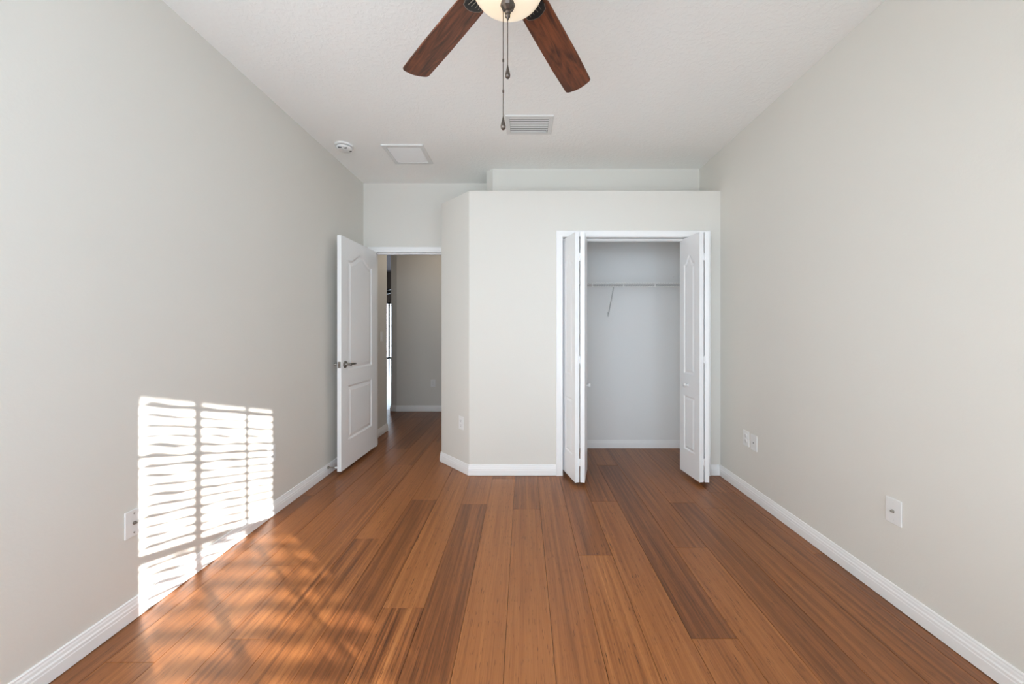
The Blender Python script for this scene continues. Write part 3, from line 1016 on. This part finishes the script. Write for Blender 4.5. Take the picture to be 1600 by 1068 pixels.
# glass bowl
BA, BB = 0.113, 0.055
zr = dz - 0.079
bm = bmesh.new()
prof = []
for i in range(17):
    a = math.pi / 2 * i / 16
    prof.append((BA * math.cos(a), zr - BB * math.sin(a)))
prof[-1] = (0, zr - BB)
lathe(bm, [(BA - .008, zr + .008), (BA, zr + .008)] + prof, 48)
bowl = obj('light_bowl', bm, M_BOWL, fan, smooth=True); bowl['label'] = 'lit cream glass bowl'
bz = zr - BB
bm = bmesh.new()
lathe(bm, [(0, bz + .004), (.012, bz + .004), (.0225, bz + .001), (.0235, bz - .004), (.020, bz - .012), (.013, bz - .017), (.0085, bz - .020), (.0098, bz - .024), (.0098, bz - .028), (.0065, bz - .031), (.0085, bz - .035), (.0085, bz - .039), (.0045, bz - .043), (.002, bz - .051), (0, bz - .052)], 10)
obj('finial', bm, M_FINIAL, fan)
def pendant(bm, x, y, z):
    lathe(bm, [(0, z + .040), (.0018, z + .038), (.0032, z + .030), (.0062, z + .018), (.0082, z + .008), (.0075, z + .002), (.0045, z - .0025), (0, z - .0035)], 18, Matrix.Translation((x, y, 0)))
def chain(x, y, ztop, zbot, beads):
    r = None
    bm = bmesh.new()
    tube(bm, [(x, y, ztop), (x, y, zbot + .036)], .0014, 6)
    n = int((ztop - zbot - .036) / .0075)
    for z in beads:
        lathe(bm, [(0, z + .006), (.0028, z + .004), (.0028, z - .004), (0, z - .006)], 8, Matrix.Translation((x, y, 0)))
    c = obj('pull_chain', bm, M_FINIAL, fan, smooth=False)
    bm = bmesh.new(); pendant(bm, x, y, zbot)
    obj('pull_pendant', bm, M_FINIAL, c, smooth=True)
s_c = 560.0 / FY
def zpix(y): return H_EYE + (514 - y) / s_c - HC
chain(0, 0, bz - .048, zpix(121), [])
chain(-.0145, .004, bz + .006, zpix(200), [zpix(93), zpix(141)])
# blades
RB = 0.670
def blade_bm():
    bm = bmesh.new()
    r0 = 0.165
    pts = []
    # outline in local x (radial) / y (width); leading edge straight, rounded tip corners
    def hw(u): return .054 + .008 * min(1, u * 1.6)
    out = []
    out.append((r0, -.042)); out.append((r0 + .03, -.054))
    for i in range(1, 9):
        u = i / 8; out.append((r0 + .03 + (RB - .022 - r0 - .03) * u, -hw(u)))
    tip = []
    for i in range(1, 7):
        a = -math.pi / 2 + (math.pi / 2) * i / 6
        tip.append((RB - .022 + .016 * math.cos(a), -hw(1) + .016 + .016 * math.sin(a)))
    tip2 = [(RB + .002, -.02), (RB + .004, 0), (RB + .002, .02)]
    out += tip + tip2 + [(x, -y) for x, y in reversed(tip)]
    for i in range(8, 0, -1):
        u = i / 8; out.append((r0 + .03 + (RB - .022 - r0 - .03) * u, hw(u)))
    out.append((r0 + .03, .054)); out.append((r0, .042))
    lo = [bm.verts.new((x, y, -.003)) for x, y in out]; hi = [bm.verts.new((x, y, .003)) for x, y in out]
    bm.faces.new(lo[::-1]); bm.faces.new(hi)
    for i in range(len(out)):
        j = (i + 1) % len(out)
        bm.faces.new((lo[i], lo[j], hi[j], hi[i]))
    es = [e for e in bm.edges if abs(e.verts[0].co.z - e.verts[1].co.z) < 1e-6]
    bmesh.ops.bevel(bm, geom=es, offset=.0012, segments=1, affect='EDGES')
    return bm
def iron_bm():
    bm = bmesh.new()
    out = [(.100, -.018), (.135, -.020), (.160, -.036), (.190, -.040), (.205, -.034), (.214, -.018), (.218, 0), (.214, .018), (.205, .034), (.190, .040), (.160, .036), (.135, .020), (.100, .018)]
    lo = [bm.verts.new((x, y, -.0095)) for x, y in out]; hi = [bm.verts.new((x, y, -.0032)) for x, y in out]
    bm.faces.new(lo[::-1]); bm.faces.new(hi)
    for i in range(len(out)):
        j = (i + 1) % len(out)
        bm.faces.new((lo[i], lo[j], hi[j], hi[i]))
    return bm
def filigree_bm():
    bm = bmesh.new()
    for y in (-.022, -.008, .008, .022):
        tube(bm, [(.150, y * .6, -.0105), (.175, y * .9, -.0120), (.197, y, -.0105)], .0013, 5)
    rim = [(.185, -.0405), (.205, -.035), (.2145, -.0185), (.2185, 0), (.2145, .0185), (.205, .035), (.185, .0405)]
    tube(bm, [(x, y, -.0085) for x, y in rim], .0016, 5)
    return bm
me_b = me_i = me_f = None
for i in range(5):
    a = math.radians((61.7, 131.9, 205.0, 277.5, 349.5)[i])
    if me_b is None:
        b = obj('blade', blade_bm(), M_BLADE, fan); me_b = b.data
        ir = obj('blade_iron', iron_bm(), M_BLACK, b); me_i = ir.data
        fg = obj('filigree', filigree_bm(), M_PEWTER, b); me_f = fg.data
    else:
        b = bpy.data.objects.new('blade', me_b); COL.objects.link(b); b.parent = fan
        ir = bpy.data.objects.new('blade_iron', me_i); COL.objects.link(ir); ir.parent = b
        fg = bpy.data.objects.new('filigree', me_f); COL.objects.link(fg); fg.parent = b
    b.location = (0, 0, dz)
    b.rotation_euler = (Matrix.Rotation(a, 3, 'Z') @ Matrix.Rotation(math.radians(-11), 3, 'X')).to_euler()
# ------------------------------------------------------------------ far fan in the great room
ff = thing('ceiling_fan', 'black ceiling fan silhouetted in the far living room', 'ceiling fan', (-3.83, 10.0, 3.70))
bm = bmesh.new(); tube(bm, [(0, 0, 0), (0, 0, -1.33)], .014, 8)
obj('downrod', bm, M_BLACK, ff)
bm = bmesh.new(); lathe(bm, [(0, -1.30), (.09, -1.32), (.13, -1.37), (.12, -1.44), (.05, -1.47), (0, -1.48)], 20)
obj('motor_housing', bm, M_BLACK, ff)
for i in range(5):
    a = math.radians(20 + 72 * i)
    bm = bmesh.new(); box(bm, .12, .66, -.06, .06, -.004, .004)
    b = obj('blade', bm, M_BLACK, ff); b.location = (0, 0, -1.38)
    b.rotation_euler = (math.radians(10), 0, a)
